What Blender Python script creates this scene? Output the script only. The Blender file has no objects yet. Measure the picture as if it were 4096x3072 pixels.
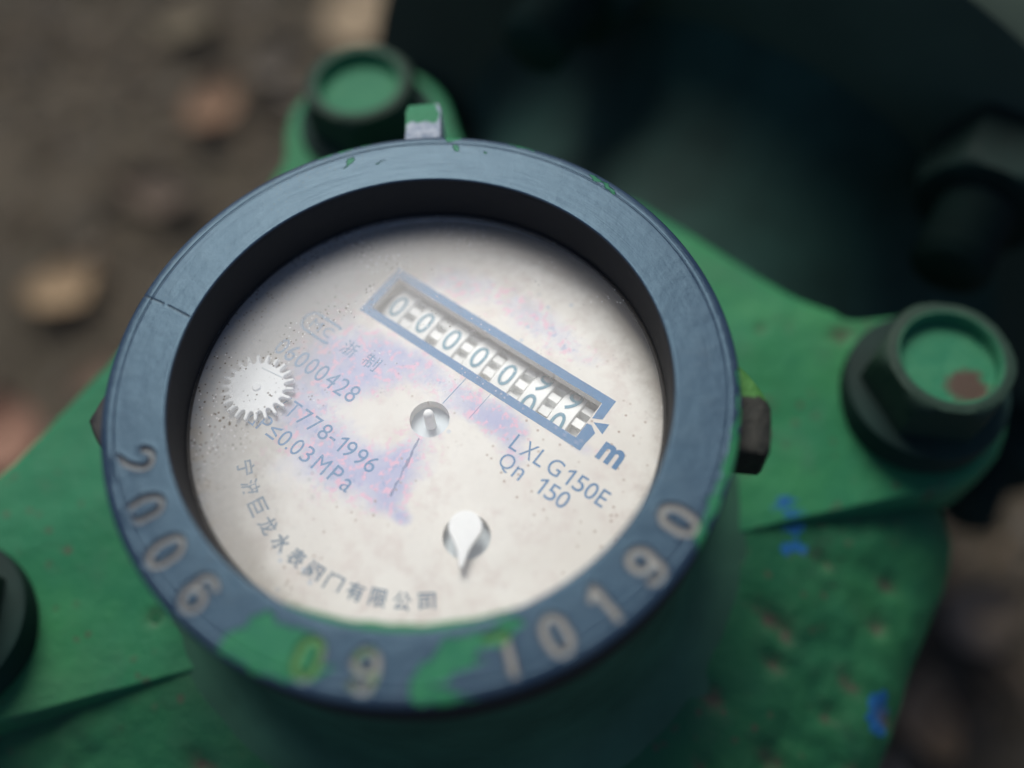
import bpy, bmesh, math, random
import numpy as np
from mathutils import Vector, Matrix, noise
from mathutils.geometry import delaunay_2d_cdt

R = math.radians
S = 0.001                      # the meter is laid out in millimetres
ZUP = 290.0                    # height of the ring's face above the soil, mm
scene = bpy.context.scene
COL = scene.collection

# ------------------------------------------------------------------ camera
cam_d = bpy.data.cameras.new('camera')
cam = bpy.data.objects.new('camera', cam_d)
COL.objects.link(cam)
right = Vector((0.96680276, -0.25279619, -0.03723572))
up = Vector((0.23972876, 0.84691867, 0.47461446))
fwd = Vector((0.0884451, 0.46778505, -0.87940583))
mw = Matrix.Identity(4)
for i in range(3):
    mw[i][0], mw[i][1], mw[i][2] = right[i], up[i], -fwd[i]
mw[0][3], mw[1][3], mw[2][3] = 0.0, -85.189 * S, (149.812 + ZUP) * S
cam.matrix_world = mw
cam_d.sensor_width = 36.0
cam_d.lens = 3984.45 / 4096 * 36.0
cam_d.clip_start = 0.01
cam_d.clip_end = 60.0
cam_d.dof.use_dof = True
cam_d.dof.focus_distance = 0.186
cam_d.dof.aperture_fstop = 2.8
cam_d.dof.aperture_blades = 9
scene.camera = cam

# ------------------------------------------------------------------ light
SUN_EL, SUN_AZ = 53.0, 90.0        # azimuth measured from +x, anticlockwise
world = bpy.data.worlds.new('World')
scene.world = world
world.use_nodes = True
wn = world.node_tree.nodes
sky = wn.new('ShaderNodeTexSky')
sky.sky_type = 'NISHITA'
sky.sun_disc = False
sky.sun_elevation = R(SUN_EL)
sky.sun_rotation = R(90.0 - SUN_AZ)
sky.air_density = 0.5
sky.dust_density = 1.5
wn['Background'].inputs['Strength'].default_value = 0.05
world.node_tree.links.new(sky.outputs[0], wn['Background'].inputs['Color'])
sun_d = bpy.data.lights.new('sun', 'SUN')
sun_d.energy = 1.5
sun_d.angle = R(34)
sun_d.color = (1.0, 0.96, 0.90)
sun = bpy.data.objects.new('sun', sun_d)
COL.objects.link(sun)
sdir = Vector((math.cos(R(SUN_AZ)) * math.cos(R(SUN_EL)), math.sin(R(SUN_AZ)) * math.cos(R(SUN_EL)), math.sin(R(SUN_EL))))
sun.rotation_euler = sdir.to_track_quat('Z', 'Y').to_euler()
sun.location = (0, 0, 2)
vs = scene.view_settings
vs.view_transform = 'Standard'
vs.look = 'None'
vs.exposure = 1.15
vs.gamma = 1.0

# ------------------------------------------------------------------ materials
class NT:
    """small wrapper for writing node trees"""
    def __init__(self, name):
        self.m = bpy.data.materials.new(name)
        self.m.use_nodes = True
        self.t = self.m.node_tree
        self.n = self.t.nodes
        self.n.clear()
        self.out = self.n.new('ShaderNodeOutputMaterial')
        self.co = self.n.new('ShaderNodeTexCoord')
        self.obj = self.co.outputs['Object']
    def L(self, a, b):
        self.t.links.new(a, b)
    def put(self, sock, v):
        if hasattr(v, 'node'):
            self.L(v, sock)
        else:
            sock.default_value = v
    def noise(self, scale, detail=4, rough=0.55, vec=None, dist=0.0, out='Fac'):
        n = self.n.new('ShaderNodeTexNoise')
        n.inputs['Scale'].default_value = scale
        n.inputs['Detail'].default_value = detail
        n.inputs['Roughness'].default_value = rough
        n.inputs['Distortion'].default_value = dist
        self.L(vec or self.obj, n.inputs['Vector'])
        return n.outputs[out]
    def voro(self, scale, feature='F1', vec=None, rnd=1.0, dim='2D'):
        n = self.n.new('ShaderNodeTexVoronoi')
        n.feature = feature
        n.voronoi_dimensions = dim
        n.inputs['Scale'].default_value = scale
        n.inputs['Randomness'].default_value = rnd
        self.L(vec or self.obj, n.inputs['Vector'])
        return n.outputs['Distance']
    def vmap(self, scale=(1, 1, 1), loc=(0, 0, 0), rot=(0, 0, 0)):
        n = self.n.new('ShaderNodeMapping')
        n.inputs['Scale'].default_value = scale
        n.inputs['Location'].default_value = loc
        n.inputs['Rotation'].default_value = rot
        self.L(self.obj, n.inputs['Vector'])
        return n.outputs[0]
    def ramp(self, f, a, b, smooth=True):
        n = self.n.new('ShaderNodeMapRange')
        n.interpolation_type = 'SMOOTHSTEP' if smooth else 'LINEAR'
        n.clamp = True
        self.put(n.inputs[0], f)
        n.inputs[1].default_value = a
        n.inputs[2].default_value = b
        return n.outputs[0]
    def math(self, op, a, b=0.0, c=None):
        n = self.n.new('ShaderNodeMath')
        n.operation = op
        self.put(n.inputs[0], a)
        self.put(n.inputs[1], b)
        if c is not None:
            self.put(n.inputs[2], c)
        return n.outputs[0]
    def mix(self, f, a, b, mode='MIX'):
        n = self.n.new('ShaderNodeMix')
        n.data_type = 'RGBA'
        n.blend_type = mode
        self.put(n.inputs[0], f)
        self.put(n.inputs[6], a if hasattr(a, 'node') else (*a, 1))
        self.put(n.inputs[7], b if hasattr(b, 'node') else (*b, 1))
        return n.outputs[2]
    def attr(self, name):
        n = self.n.new('ShaderNodeAttribute')
        n.attribute_name = name
        return n.outputs['Fac']
    def sep(self, vec=None):
        n = self.n.new('ShaderNodeSeparateXYZ')
        self.L(vec or self.obj, n.inputs[0])
        return n.outputs
    def bump(self, h, dist, strength=1.0, normal=None):
        n = self.n.new('ShaderNodeBump')
        n.inputs['Strength'].default_value = strength
        n.inputs['Distance'].default_value = dist
        self.L(h, n.inputs['Height'])
        if normal:
            self.L(normal, n.inputs['Normal'])
        return n.outputs[0]
    def pbr(self, color, rough=0.5, metal=0.0, spec=0.5, normal=None, coat=0.0):
        n = self.n.new('ShaderNodeBsdfPrincipled')
        self.put(n.inputs['Base Color'], color if hasattr(color, 'node') else (*color, 1))
        self.put(n.inputs['Roughness'], rough)
        self.put(n.inputs['Metallic'], metal)
        self.put(n.inputs['Specular IOR Level'], spec)
        n.inputs['Coat Weight'].default_value = coat
        if normal:
            self.L(normal, n.inputs['Normal'])
        return n.outputs[0]
    def done(self, sh):
        self.L(sh, self.out.inputs['Surface'])
        return self.m

GREEN = (0.021, 0.150, 0.072)
GREEN2 = (0.034, 0.190, 0.072)

def mat_green(name, dark=1.0, bump=0.5, specks=False):
    t = NT(name)
    n1 = t.noise(22, 5, 0.6)
    n2 = t.noise(95, 5, 0.65)
    c = t.mix(t.ramp(n1, 0.35, 0.68), tuple(v * dark for v in GREEN), tuple(v * dark for v in GREEN2))
    c = t.mix(t.math('MULTIPLY', t.ramp(n2, 0.5, 0.75), 0.45), c, tuple(v * dark for v in (0.050, 0.145, 0.085)))
    n3 = t.noise(60, 6, 0.7)
    c = t.mix(t.math('MULTIPLY', t.ramp(n3, 0.60, 0.75), 0.75), c, tuple(v * dark for v in (0.06, 0.075, 0.05)))
    ch = t.math('MULTIPLY', t.ramp(t.math('ADD', t.voro(170), t.math('MULTIPLY', t.noise(500, 3), 0.35)), 0.34, 0.26), t.ramp(t.noise(30, 3), 0.52, 0.66))
    c = t.mix(t.math('MULTIPLY', ch, 0.8), c, (0.075, 0.060, 0.045))
    gr = t.ramp(t.noise(11, 5, 0.65, t.vmap((1, 1, 1), (0.2, 0.05, 0))), 0.48, 0.72)
    c = t.mix(t.math('MULTIPLY', gr, 0.5), c, (0.035, 0.085, 0.055))
    if specks:
        bl = t.attr('blue')
        c = t.mix(t.ramp(t.math('ADD', bl, t.math('MULTIPLY', t.math('SUBTRACT', t.noise(420, 3), 0.5), 1.1)), 0.45, 0.6), c, (0.014, 0.095, 0.25))
        c = t.mix(t.math('MULTIPLY', t.attr('rust'), t.ramp(t.noise(240, 4), 0.35, 0.6)), c, (0.075, 0.055, 0.045))
    b = t.bump(t.math('ADD', n2, t.math('MULTIPLY', t.noise(420, 5, 0.7), 0.6)), 0.0014, bump)
    return t.done(t.pbr(c, t.math('ADD', 0.45, t.math('MULTIPLY', n2, 0.3)), 0.0, 0.16, b))

def mat_shaded_green(k=1.0, name='shaded_dark_green_paint'):  # deep shade around pipe, studs and washers put into a darker green
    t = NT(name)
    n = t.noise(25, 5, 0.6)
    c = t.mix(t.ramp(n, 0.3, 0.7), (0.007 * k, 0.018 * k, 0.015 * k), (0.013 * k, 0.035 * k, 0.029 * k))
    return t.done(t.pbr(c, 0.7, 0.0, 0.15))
M = {}
M['green'] = mat_green('green_paint')
M['green_cast'] = mat_green('green_plate_paint', 1.0, 0.4, True)
M['green_cover'] = mat_green('shaded_green_casting_paint', 0.62, 0.5, True)  # plate green again, with the near slope's shade painted in as a darker tone
M['green_shaded'] = mat_shaded_green()
M['stud'] = mat_shaded_green(0.75, 'dark_stud_paint')
M['pipe'] = mat_shaded_green(1.7, 'shaded_pipe_paint')

def mat_ring():
    t = NT('worn_blue_black_metal')
    n1 = t.noise(35, 4)
    n2 = t.noise(260, 5, 0.6)
    v = t.vmap((1, 1, 1))
    c = t.mix(t.ramp(n1, 0.3, 0.7), (0.013, 0.026, 0.050), (0.022, 0.040, 0.068))
    c = t.mix(t.math('MULTIPLY', t.ramp(n2, 0.45, 0.8), 0.45), c, (0.045, 0.066, 0.090))
    spk = t.math('MULTIPLY', t.ramp(t.voro(620), 0.16, 0.07), t.ramp(t.noise(45, 2), 0.52, 0.66))
    c = t.mix(t.math('MULTIPLY', spk, 0.8), c, (0.045, 0.035, 0.03))
    dst = t.math('MULTIPLY', t.ramp(t.noise(70, 6, 0.7), 0.60, 0.78), 0.35)
    c = t.mix(dst, c, (0.17, 0.16, 0.15))
    c = t.mix(t.math('MULTIPLY', t.attr('groove'), 0.8), c, (0.34, 0.33, 0.29))
    c = t.mix(t.attr('crack'), c, (0.02, 0.02, 0.02))
    # wear on the raised outer corner and the dirt on the skirt
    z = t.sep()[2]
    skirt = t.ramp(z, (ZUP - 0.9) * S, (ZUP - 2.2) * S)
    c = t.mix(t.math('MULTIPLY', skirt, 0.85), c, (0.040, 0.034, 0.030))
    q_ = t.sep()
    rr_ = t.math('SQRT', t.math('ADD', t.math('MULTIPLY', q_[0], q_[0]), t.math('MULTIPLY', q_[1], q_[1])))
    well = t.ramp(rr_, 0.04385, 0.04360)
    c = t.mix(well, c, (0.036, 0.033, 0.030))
    p = t.math('ADD', t.attr('paint'), t.math('MULTIPLY', t.math('SUBTRACT', t.noise(330, 5, 0.65), 0.5), 0.85))
    pm = t.ramp(p, 0.46, 0.60)
    gc = t.mix(t.ramp(t.noise(140, 4), 0.3, 0.7), (0.022, 0.135, 0.066), (0.036, 0.180, 0.078))
    gc = t.mix(t.math('MULTIPLY', t.attr('groove'), 0.9), gc, (0.110, 0.215, 0.075))
    c = t.mix(pm, c, gc)
    # fine turned lines: radius only
    px = t.sep()
    rad = t.math('SQRT', t.math('ADD', t.math('MULTIPLY', px[0], px[0]), t.math('MULTIPLY', px[1], px[1])))
    cmb = t.n.new('ShaderNodeCombineXYZ')
    t.L(t.math('MULTIPLY', rad, 9000.0), cmb.inputs[0])
    t.L(t.math('MULTIPLY', px[0], 60.0), cmb.inputs[1])
    t.L(t.math('MULTIPLY', px[1], 60.0), cmb.inputs[2])
    lines = t.noise(1.0, 2, 0.5, cmb.outputs[0])
    b = t.bump(t.math('ADD', t.math('ADD', t.math('MULTIPLY', lines, 0.25), n2), t.math('MULTIPLY', pm, 2.2)), 0.00016, 0.7)
    rough = t.math('ADD', 0.19, t.math('MULTIPLY', n1, 0.15))
    bare = t.math('SUBTRACT', 1.0, t.math('MAXIMUM', t.math('MAXIMUM', pm, well), t.math('MAXIMUM', skirt, t.math('MULTIPLY', t.attr('groove'), 0.7))))
    sh = t.pbr(c, t.math('ADD', rough, t.math('MULTIPLY', t.math('MAXIMUM', well, skirt), 0.4)), 0.0, t.math('ADD', 0.10, t.math('MULTIPLY', bare, 0.27)), b)
    sh.node.inputs['Specular Tint'].default_value = (0.48, 0.79, 1.0, 1)
    return t.done(sh)
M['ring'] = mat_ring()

def mat_plain(name, color, rough=0.5, spec=0.4, var=0.15, scale=200, bump=0.0, metal=0.0):
    t = NT(name)
    n = t.noise(scale, 4)
    c = t.mix(n, tuple(v * (1 - var) for v in color), tuple(v * (1 + var) for v in color))
    b = t.bump(n, 0.0004, bump) if bump else None
    return t.done(t.pbr(c, rough, metal, spec, b))
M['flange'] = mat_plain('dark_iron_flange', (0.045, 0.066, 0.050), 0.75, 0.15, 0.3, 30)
M['black'] = mat_plain('black_inner_wall', (0.022, 0.021, 0.020), 0.55, 0.3)
M['housing'] = mat_plain('dark_housing', (0.036, 0.100, 0.062), 0.6, 0.2, 0.5, 60, 0.5)  # shade below the ring put into the neck's darker green
M['white'] = mat_plain('white_plastic', (0.89, 0.90, 0.90), 0.55, 0.2, 0.02)
M['drum'] = mat_plain('white_drum_plastic', (0.86, 0.87, 0.86), 0.45, 0.4, 0.03)
M['drum_ink'] = mat_plain('drum_blue_ink', (0.10, 0.27, 0.38), 0.6, 0.3, 0.2, 900)
M['inner'] = mat_plain('pale_register_interior', (0.58, 0.65, 0.70), 0.6, 0.3, 0.1)
M['rusty'] = mat_plain('rust_brown_bolt', (0.10, 0.065, 0.05), 0.7, 0.3, 0.4, 120, 0.8)

def mat_bolt(rx, ry, rr):
    t = NT('painted_bolt')
    n = t.noise(180, 5, 0.65)
    c = t.mix(t.ramp(n, 0.3, 0.7), (0.024, 0.155, 0.082), (0.040, 0.180, 0.092))
    p = t.sep()
    d = t.math('SQRT', t.math('ADD', t.math('POWER', t.math('SUBTRACT', p[0], rx * S), 2.0), t.math('POWER', t.math('SUBTRACT', p[1], ry * S), 2.0)))
    d = t.math('ADD', d, t.math('MULTIPLY', t.math('SUBTRACT', t.noise(260, 4), 0.5), 0.006))
    c = t.mix(t.ramp(d, (rr + 1.2) * S, (rr - 1.2) * S), c, (0.075, 0.052, 0.040))
    e = t.math('SQRT', t.math('ADD', t.math('MULTIPLY', p[0], p[0]), t.math('MULTIPLY', p[1], p[1])))
    c = t.mix(t.math('MULTIPLY', t.ramp(e, 0.0100, 0.0118), 0.92), c, (0.022, 0.034, 0.027))  # unlit sides of the head painted in as a dark outer band
    return t.done(t.pbr(c, 0.6, 0.0, 0.13, t.bump(n, 0.0006, 0.6)))

def mat_dial():
    t = NT('stained_white_dial')
    n1 = t.noise(38, 5, 0.6)
    n2 = t.noise(170, 5, 0.65)
    n3 = t.noise(620, 3, 0.6)
    c = t.mix(t.ramp(n1, 0.3, 0.75), (0.715, 0.680, 0.630), (0.83, 0.81, 0.765))
    c = t.mix(t.math('MULTIPLY', t.ramp(n2, 0.44, 0.70), 0.85), c, (0.66, 0.59, 0.555))
    st = t.attr('stain')
    sb = t.ramp(t.math('ADD', st, t.math('MULTIPLY', t.math('SUBTRACT', t.noise(120, 6, 0.7), 0.5), 1.0)), 0.35, 1.0)
    c = t.mix(t.math('MULTIPLY', sb, 0.95), c, (0.37, 0.39, 0.62))
    pk = t.math('MULTIPLY', t.ramp(n3, 0.5, 0.64), t.ramp(t.math('ADD', st, t.math('MULTIPLY', t.math('SUBTRACT', n2, 0.5), 1.3)), 0.3, 0.8))
    c = t.mix(t.math('MULTIPLY', pk, 0.85), c, (0.76, 0.42, 0.56))
    bl = t.math('MULTIPLY', t.ramp(t.noise(480, 4, 0.7), 0.57, 0.68), t.ramp(t.math('ADD', st, t.math('MULTIPLY', t.math('SUBTRACT', n1, 0.5), 1.0)), 0.40, 1.0))
    c = t.mix(t.math('MULTIPLY', bl, 0.85), c, (0.25, 0.33, 0.55))
    # scattered tiny brown specks
    sp = t.math('MULTIPLY', t.ramp(t.voro(330), 0.12, 0.05), t.ramp(t.noise(60, 2), 0.52, 0.62))
    c = t.mix(t.math('MULTIPLY', sp, 0.7), c, (0.30, 0.20, 0.15))
    # loose blue flecks
    fl = t.math('MULTIPLY', t.ramp(t.voro(210, 'F1'), 0.13, 0.05), t.ramp(t.noise(33, 2, 0.5, t.vmap((1, 1, 1), (0.3, 0.1, 0))), 0.56, 0.64))
    c = t.mix(t.math('MULTIPLY', fl, 0.5), c, (0.28, 0.42, 0.60))
    dk = t.attr('grime')
    dg = t.ramp(t.math('ADD', dk, t.math('MULTIPLY', t.math('SUBTRACT', n2, 0.5), 0.9)), 0.2, 1.1)
    c = t.mix(t.math('MULTIPLY', dg, 0.85), c, (0.36, 0.325, 0.275))
    return t.done(t.pbr(c, 0.6, 0.0, 0.3))
M['dial'] = mat_dial()

def mat_ink(name, color, fade):
    t = NT(name)
    n = t.noise(420, 5, 0.7)
    n2 = t.noise(70, 3)
    c = t.mix(n2, tuple(v * 0.85 for v in color), tuple(v * 1.15 for v in color))
    d = t.pbr(c, 0.65, 0.0, 0.2)
    tr = t.n.new('ShaderNodeBsdfTransparent')
    mx = t.n.new('ShaderNodeMixShader')
    f = t.math('ADD', fade, t.math('MULTIPLY', t.ramp(n, 0.5, 0.85), 0.45))
    t.L(f, mx.inputs[0])
    t.L(d, mx.inputs[1])
    t.L(tr.outputs[0], mx.inputs[2])
    return t.done(mx.outputs[0])
M['ink'] = mat_ink('blue_print', (0.05, 0.19, 0.40), 0.03)
M['ink_faded'] = mat_ink('faded_blue_print', (0.075, 0.24, 0.46), 0.18)
M['ink_trace'] = mat_ink('ink_trace', (0.12, 0.22, 0.42), 0.5)
M['ink_grey'] = mat_ink('greyish_print', (0.115, 0.20, 0.29), 0.20)

def mat_glass():
    t = NT('dusty_glass')
    tr = t.n.new('ShaderNodeBsdfTransparent')
    tr.inputs[0].default_value = (0.97, 0.985, 0.98, 1)
    gl = t.n.new('ShaderNodeBsdfGlossy')
    gl.inputs['Roughness'].default_value = 0.28
    fr = t.n.new('ShaderNodeFresnel')
    fr.inputs['IOR'].default_value = 1.45
    m1 = t.n.new('ShaderNodeMixShader')
    t.L(t.math('MULTIPLY', fr.outputs[0], 0.4), m1.inputs[0])
    t.L(tr.outputs[0], m1.inputs[1])
    t.L(gl.outputs[0], m1.inputs[2])
    p = t.sep()
    rad = t.math('SQRT', t.math('ADD', t.math('MULTIPLY', p[0], p[0]), t.math('MULTIPLY', p[1], p[1])))
    # settled dirt along the upper left of the pane and thinly elsewhere
    side = t.math('ADD', t.math('MULTIPLY', p[0], -14.0), t.math('MULTIPLY', p[1], 9.0))
    n1 = t.noise(55, 5, 0.6)
    n2 = t.noise(300, 5, 0.7)
    edge = t.ramp(t.math('ADD', rad, t.math('MULTIPLY', t.math('SUBTRACT', n1, 0.5), 0.016)), 0.030, 0.046)
    film = t.math('ADD', 0.055, t.math('MULTIPLY', t.ramp(n1, 0.3, 0.8), 0.07))
    film = t.math('ADD', film, t.math('MULTIPLY', t.ramp(side, 0.05, 0.8), 0.25))
    grit = t.math('MULTIPLY', edge, t.math('MULTIPLY', t.ramp(side, -0.15, 0.6), t.ramp(n2, 0.25, 0.7)))
    film = t.math('ADD', film, t.math('MULTIPLY', grit, 0.38))
    dustc = t.mix(t.ramp(side, -0.2, 0.5), (0.66, 0.63, 0.58), (0.60, 0.64, 0.67))
    dustc = t.mix(grit, dustc, (0.34, 0.31, 0.26))
    speck = t.math('MULTIPLY', t.ramp(t.math('ADD', t.voro(700), t.math('MULTIPLY', t.noise(260, 2), 0.30)), 0.30, 0.22), t.ramp(t.math('ADD', t.noise(110, 4, 0.7), t.math('MULTIPLY', side, 0.30)), 0.55, 0.74))
    dustc = t.mix(speck, dustc, (0.10, 0.08, 0.06))
    film = t.math('MAXIMUM', film, t.math('MULTIPLY', speck, 0.8))
    wsp = t.math('MULTIPLY', t.ramp(t.voro(620, 'F1', t.vmap((1, 1, 1), (0.7, 0.2, 0))), 0.09, 0.04), t.ramp(t.noise(110, 2), 0.5, 0.6))
    dustc = t.mix(wsp, dustc, (0.9, 0.9, 0.9))
    film = t.math('MAXIMUM', film, t.math('MULTIPLY', wsp, 0.8))
    df = t.n.new('ShaderNodeBsdfDiffuse')
    t.L(dustc, df.inputs[0])
    m2 = t.n.new('ShaderNodeMixShader')
    t.L(film, m2.inputs[0])
    t.L(m1.outputs[0], m2.inputs[1])
    t.L(df.outputs[0], m2.inputs[2])
    return t.done(m2.outputs[0])
M['glass'] = mat_glass()
def mat_glass_clear():
    t = NT('clear_glass')
    tr = t.n.new('ShaderNodeBsdfTransparent')
    gl = t.n.new('ShaderNodeBsdfGlossy')
    gl.inputs['Roughness'].default_value = 0.1
    fr = t.n.new('ShaderNodeFresnel')
    fr.inputs['IOR'].default_value = 1.45
    mx = t.n.new('ShaderNodeMixShader')
    t.L(t.math('MULTIPLY', fr.outputs[0], 0.2), mx.inputs[0])
    t.L(tr.outputs[0], mx.inputs[1])
    t.L(gl.outputs[0], mx.inputs[2])
    return t.done(mx.outputs[0])
M['glass_clear'] = mat_glass_clear()

def mat_tab(ca=(0.16, 0.21, 0.28), cb=(0.36, 0.40, 0.45), cp=(0.030, 0.175, 0.085)):
    t = NT('chipped_tab_metal')
    n = t.noise(420, 5, 0.65)
    c = t.mix(t.ramp(n, 0.3, 0.7), ca, cb)
    pm = t.ramp(t.math('ADD', t.attr('paint'), t.math('MULTIPLY', t.math('SUBTRACT', t.noise(500, 4), 0.5), 0.7)), 0.45, 0.58)
    c = t.mix(pm, c, cp)
    return t.done(t.pbr(c, 0.6, 0.1, 0.25, t.bump(n, 0.0006, 1.0)))
M['tab'] = mat_tab()
M['tab_dark'] = mat_tab((0.018, 0.020, 0.016), (0.030, 0.030, 0.024), (0.05, 0.17, 0.035))

def mat_soil():
    t = NT('dry_soil')
    n1 = t.noise(9, 6, 0.6)
    n2 = t.noise(60, 6, 0.7)
    c = t.mix(t.ramp(n1, 0.3, 0.7), (0.056, 0.048, 0.034), (0.095, 0.079, 0.056))
    c = t.mix(t.ramp(n2, 0.45, 0.75), c, (0.105, 0.092, 0.072))
    return t.done(t.pbr(c, 0.9, 0.0, 0.2, t.bump(n2, 0.01, 0.8)))
M['soil'] = mat_soil()

# ------------------------------------------------------------------ mesh helpers
def mk(name, verts, faces, mat, parent=None, smooth=True, sharp=None, loc=None, raw=False, attrs=None):
    """verts in mm in the meter's frame (ring face at z = 0), lifted onto the soil"""
    me = bpy.data.meshes.new(name)
    v = np.asarray(verts, float).reshape(-1, 3).copy()
    if loc is None and not raw:
        v[:, 2] += ZUP
    me.from_pydata((v * S).tolist(), [], faces)
    me.validate()
    me.update()
    if smooth:
        me.shade_smooth()
        if sharp is not None:
            me.set_sharp_from_angle(angle=R(sharp))
    if attrs:
        for k, a in attrs.items():
            at = me.attributes.new(k, 'FLOAT', 'POINT')
            at.data.foreach_set('value', np.asarray(a, np.float32))
    me.materials.append(mat)
    o = bpy.data.objects.new(name, me)
    COL.objects.link(o)
    if loc is not None:
        o.location = (loc[0] * S, loc[1] * S, (loc[2] + (0 if raw else ZUP)) * S)
    if parent:
        o.parent = parent
    return o

def lathe(profile, seg=96, closed=False):
    prof = np.asarray(profile, float)
    a = np.linspace(0, 2 * math.pi, seg, endpoint=False)
    ca, sa = np.cos(a), np.sin(a)
    v = np.stack([np.outer(ca, prof[:, 0]), np.outer(sa, prof[:, 0]), np.tile(prof[:, 1], (seg, 1))], 2).reshape(-1, 3)
    n = len(prof)
    f = []
    for i in range(seg):
        j = (i + 1) % seg
        for k in range(n - 1 if not closed else n):
            l = (k + 1) % n
            f.append((i * n + k, j * n + k, j * n + l, i * n + l))
    return v, f

def prism(poly, z0, z1, bevel=0.0, segs=2):
    """extruded polygon (ccw) with the top rim bevelled, returns verts, faces"""
    bm = bmesh.new()
    vs_ = [bm.verts.new((x, y, z1)) for x, y in poly]
    top = bm.faces.new(vs_)
    r = bmesh.ops.extrude_face_region(bm, geom=[top])
    for e in r['geom']:
        if isinstance(e, bmesh.types.BMVert):
            e.co.z = z0
    bm.normal_update()
    bmesh.ops.recalc_face_normals(bm, faces=bm.faces)
    if bevel:
        ed = [e for e in bm.edges if all(abs(v.co.z - z1) < 1e-6 for v in e.verts)]
        bmesh.ops.bevel(bm, geom=ed, offset=bevel, segments=segs, profile=0.5, affect='EDGES')
    bm.verts.index_update()
    v = [tuple(x.co) for x in bm.verts]
    f = [tuple(x.index for x in fc.verts) for fc in bm.faces]
    bm.free()
    return v, f

def circ(cx, cy, r, n=48, a0=0.0):
    return [(cx + r * math.cos(a0 + 2 * math.pi * i / n), cy + r * math.sin(a0 + 2 * math.pi * i / n)) for i in range(n)]

def hull(pts):
    pts = sorted(set(pts))
    def half(p):
        h = []
        for q in p:
            while len(h) > 1 and (h[-1][0] - h[-2][0]) * (q[1] - h[-2][1]) - (h[-1][1] - h[-2][1]) * (q[0] - h[-2][0]) <= 0:
                h.pop()
            h.append(q)
        return h[:-1]
    return half(pts) + half(pts[::-1])

def seg_dist(P, pts, closed=False):
    d = np.full(len(P), 1e9)
    pts = np.asarray(pts, float)
    n = len(pts)
    for i in range(n if closed else n - 1):
        a, b = pts[i], pts[(i + 1) % n]
        ab = b - a
        t = np.clip(((P - a) @ ab) / max(ab @ ab, 1e-12), 0, 1)
        d = np.minimum(d, np.hypot(*(P - a - t[:, None] * ab).T))
    return d

def inside(P, poly):
    poly = np.asarray(poly, float)
    c = np.zeros(len(P), bool)
    n = len(poly)
    for i in range(n):
        a, b = poly[i], poly[(i + 1) % n]
        if a[1] == b[1]:
            continue
        k = ((a[1] > P[:, 1]) != (b[1] > P[:, 1])) & (P[:, 0] < (b[0] - a[0]) * (P[:, 1] - a[1]) / (b[1] - a[1]) + a[0])
        c ^= k
    return c

def sdf_poly(P, poly):
    d = seg_dist(P, poly, True)
    return np.where(inside(P, poly), d, -d)

def sstep(x, a, b):
    t = np.clip((x - a) / (b - a), 0, 1)
    return t * t * (3 - 2 * t)

def empty(name, loc=(0, 0, 0)):
    o = bpy.data.objects.new(name, None)
    o.empty_display_size = 0.02
    o.location = loc
    COL.objects.link(o)
    return o

def tag(o, label, cat, group=None):
    o['label'] = label
    o['category'] = cat
    if group:
        o['group'] = group

# ------------------------------------------------------------------ the soil
gs = 110
gv, gf = [], []
xs = np.sign(np.linspace(-1, 1, gs)) * np.abs(np.linspace(-1, 1, gs)) ** 2.2 * 6000
for y in xs:
    for x in xs:
        z = 9 * noise.noise((x / 90, y / 90, 0.3)) + 4 * noise.noise((x / 31, y / 31, 4.3)) - 6
        gv.append((x, y + 150, z))
for j in range(gs - 1):
    for i in range(gs - 1):
        gf.append((j * gs + i, j * gs + i + 1, (j + 1) * gs + i + 1, (j + 1) * gs + i))
ground = mk('ground', gv, gf, M['soil'], raw=True)
ground['kind'] = 'structure'

# ------------------------------------------------------------------ the meter
meter = empty('water_meter')
tag(meter, 'green painted cast iron water meter with round glass dial and dark stamped ring', 'water meter')

# --- casting: sloping cover, pipe and flange
PH = R(44)
AX = np.array([math.cos(PH), math.sin(PH), 0.0])
HX = np.array([-math.sin(PH), math.cos(PH), 0.0])
UZ = np.array([0.0, 0.0, 1.0])

def drop(y):
    # the plate tips gently down towards the near side
    return 0.22 * 2.0 * math.log(1 + math.exp((15 - y) / 2.0)) if y > -40 else 0.22 * (15 - y)

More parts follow.
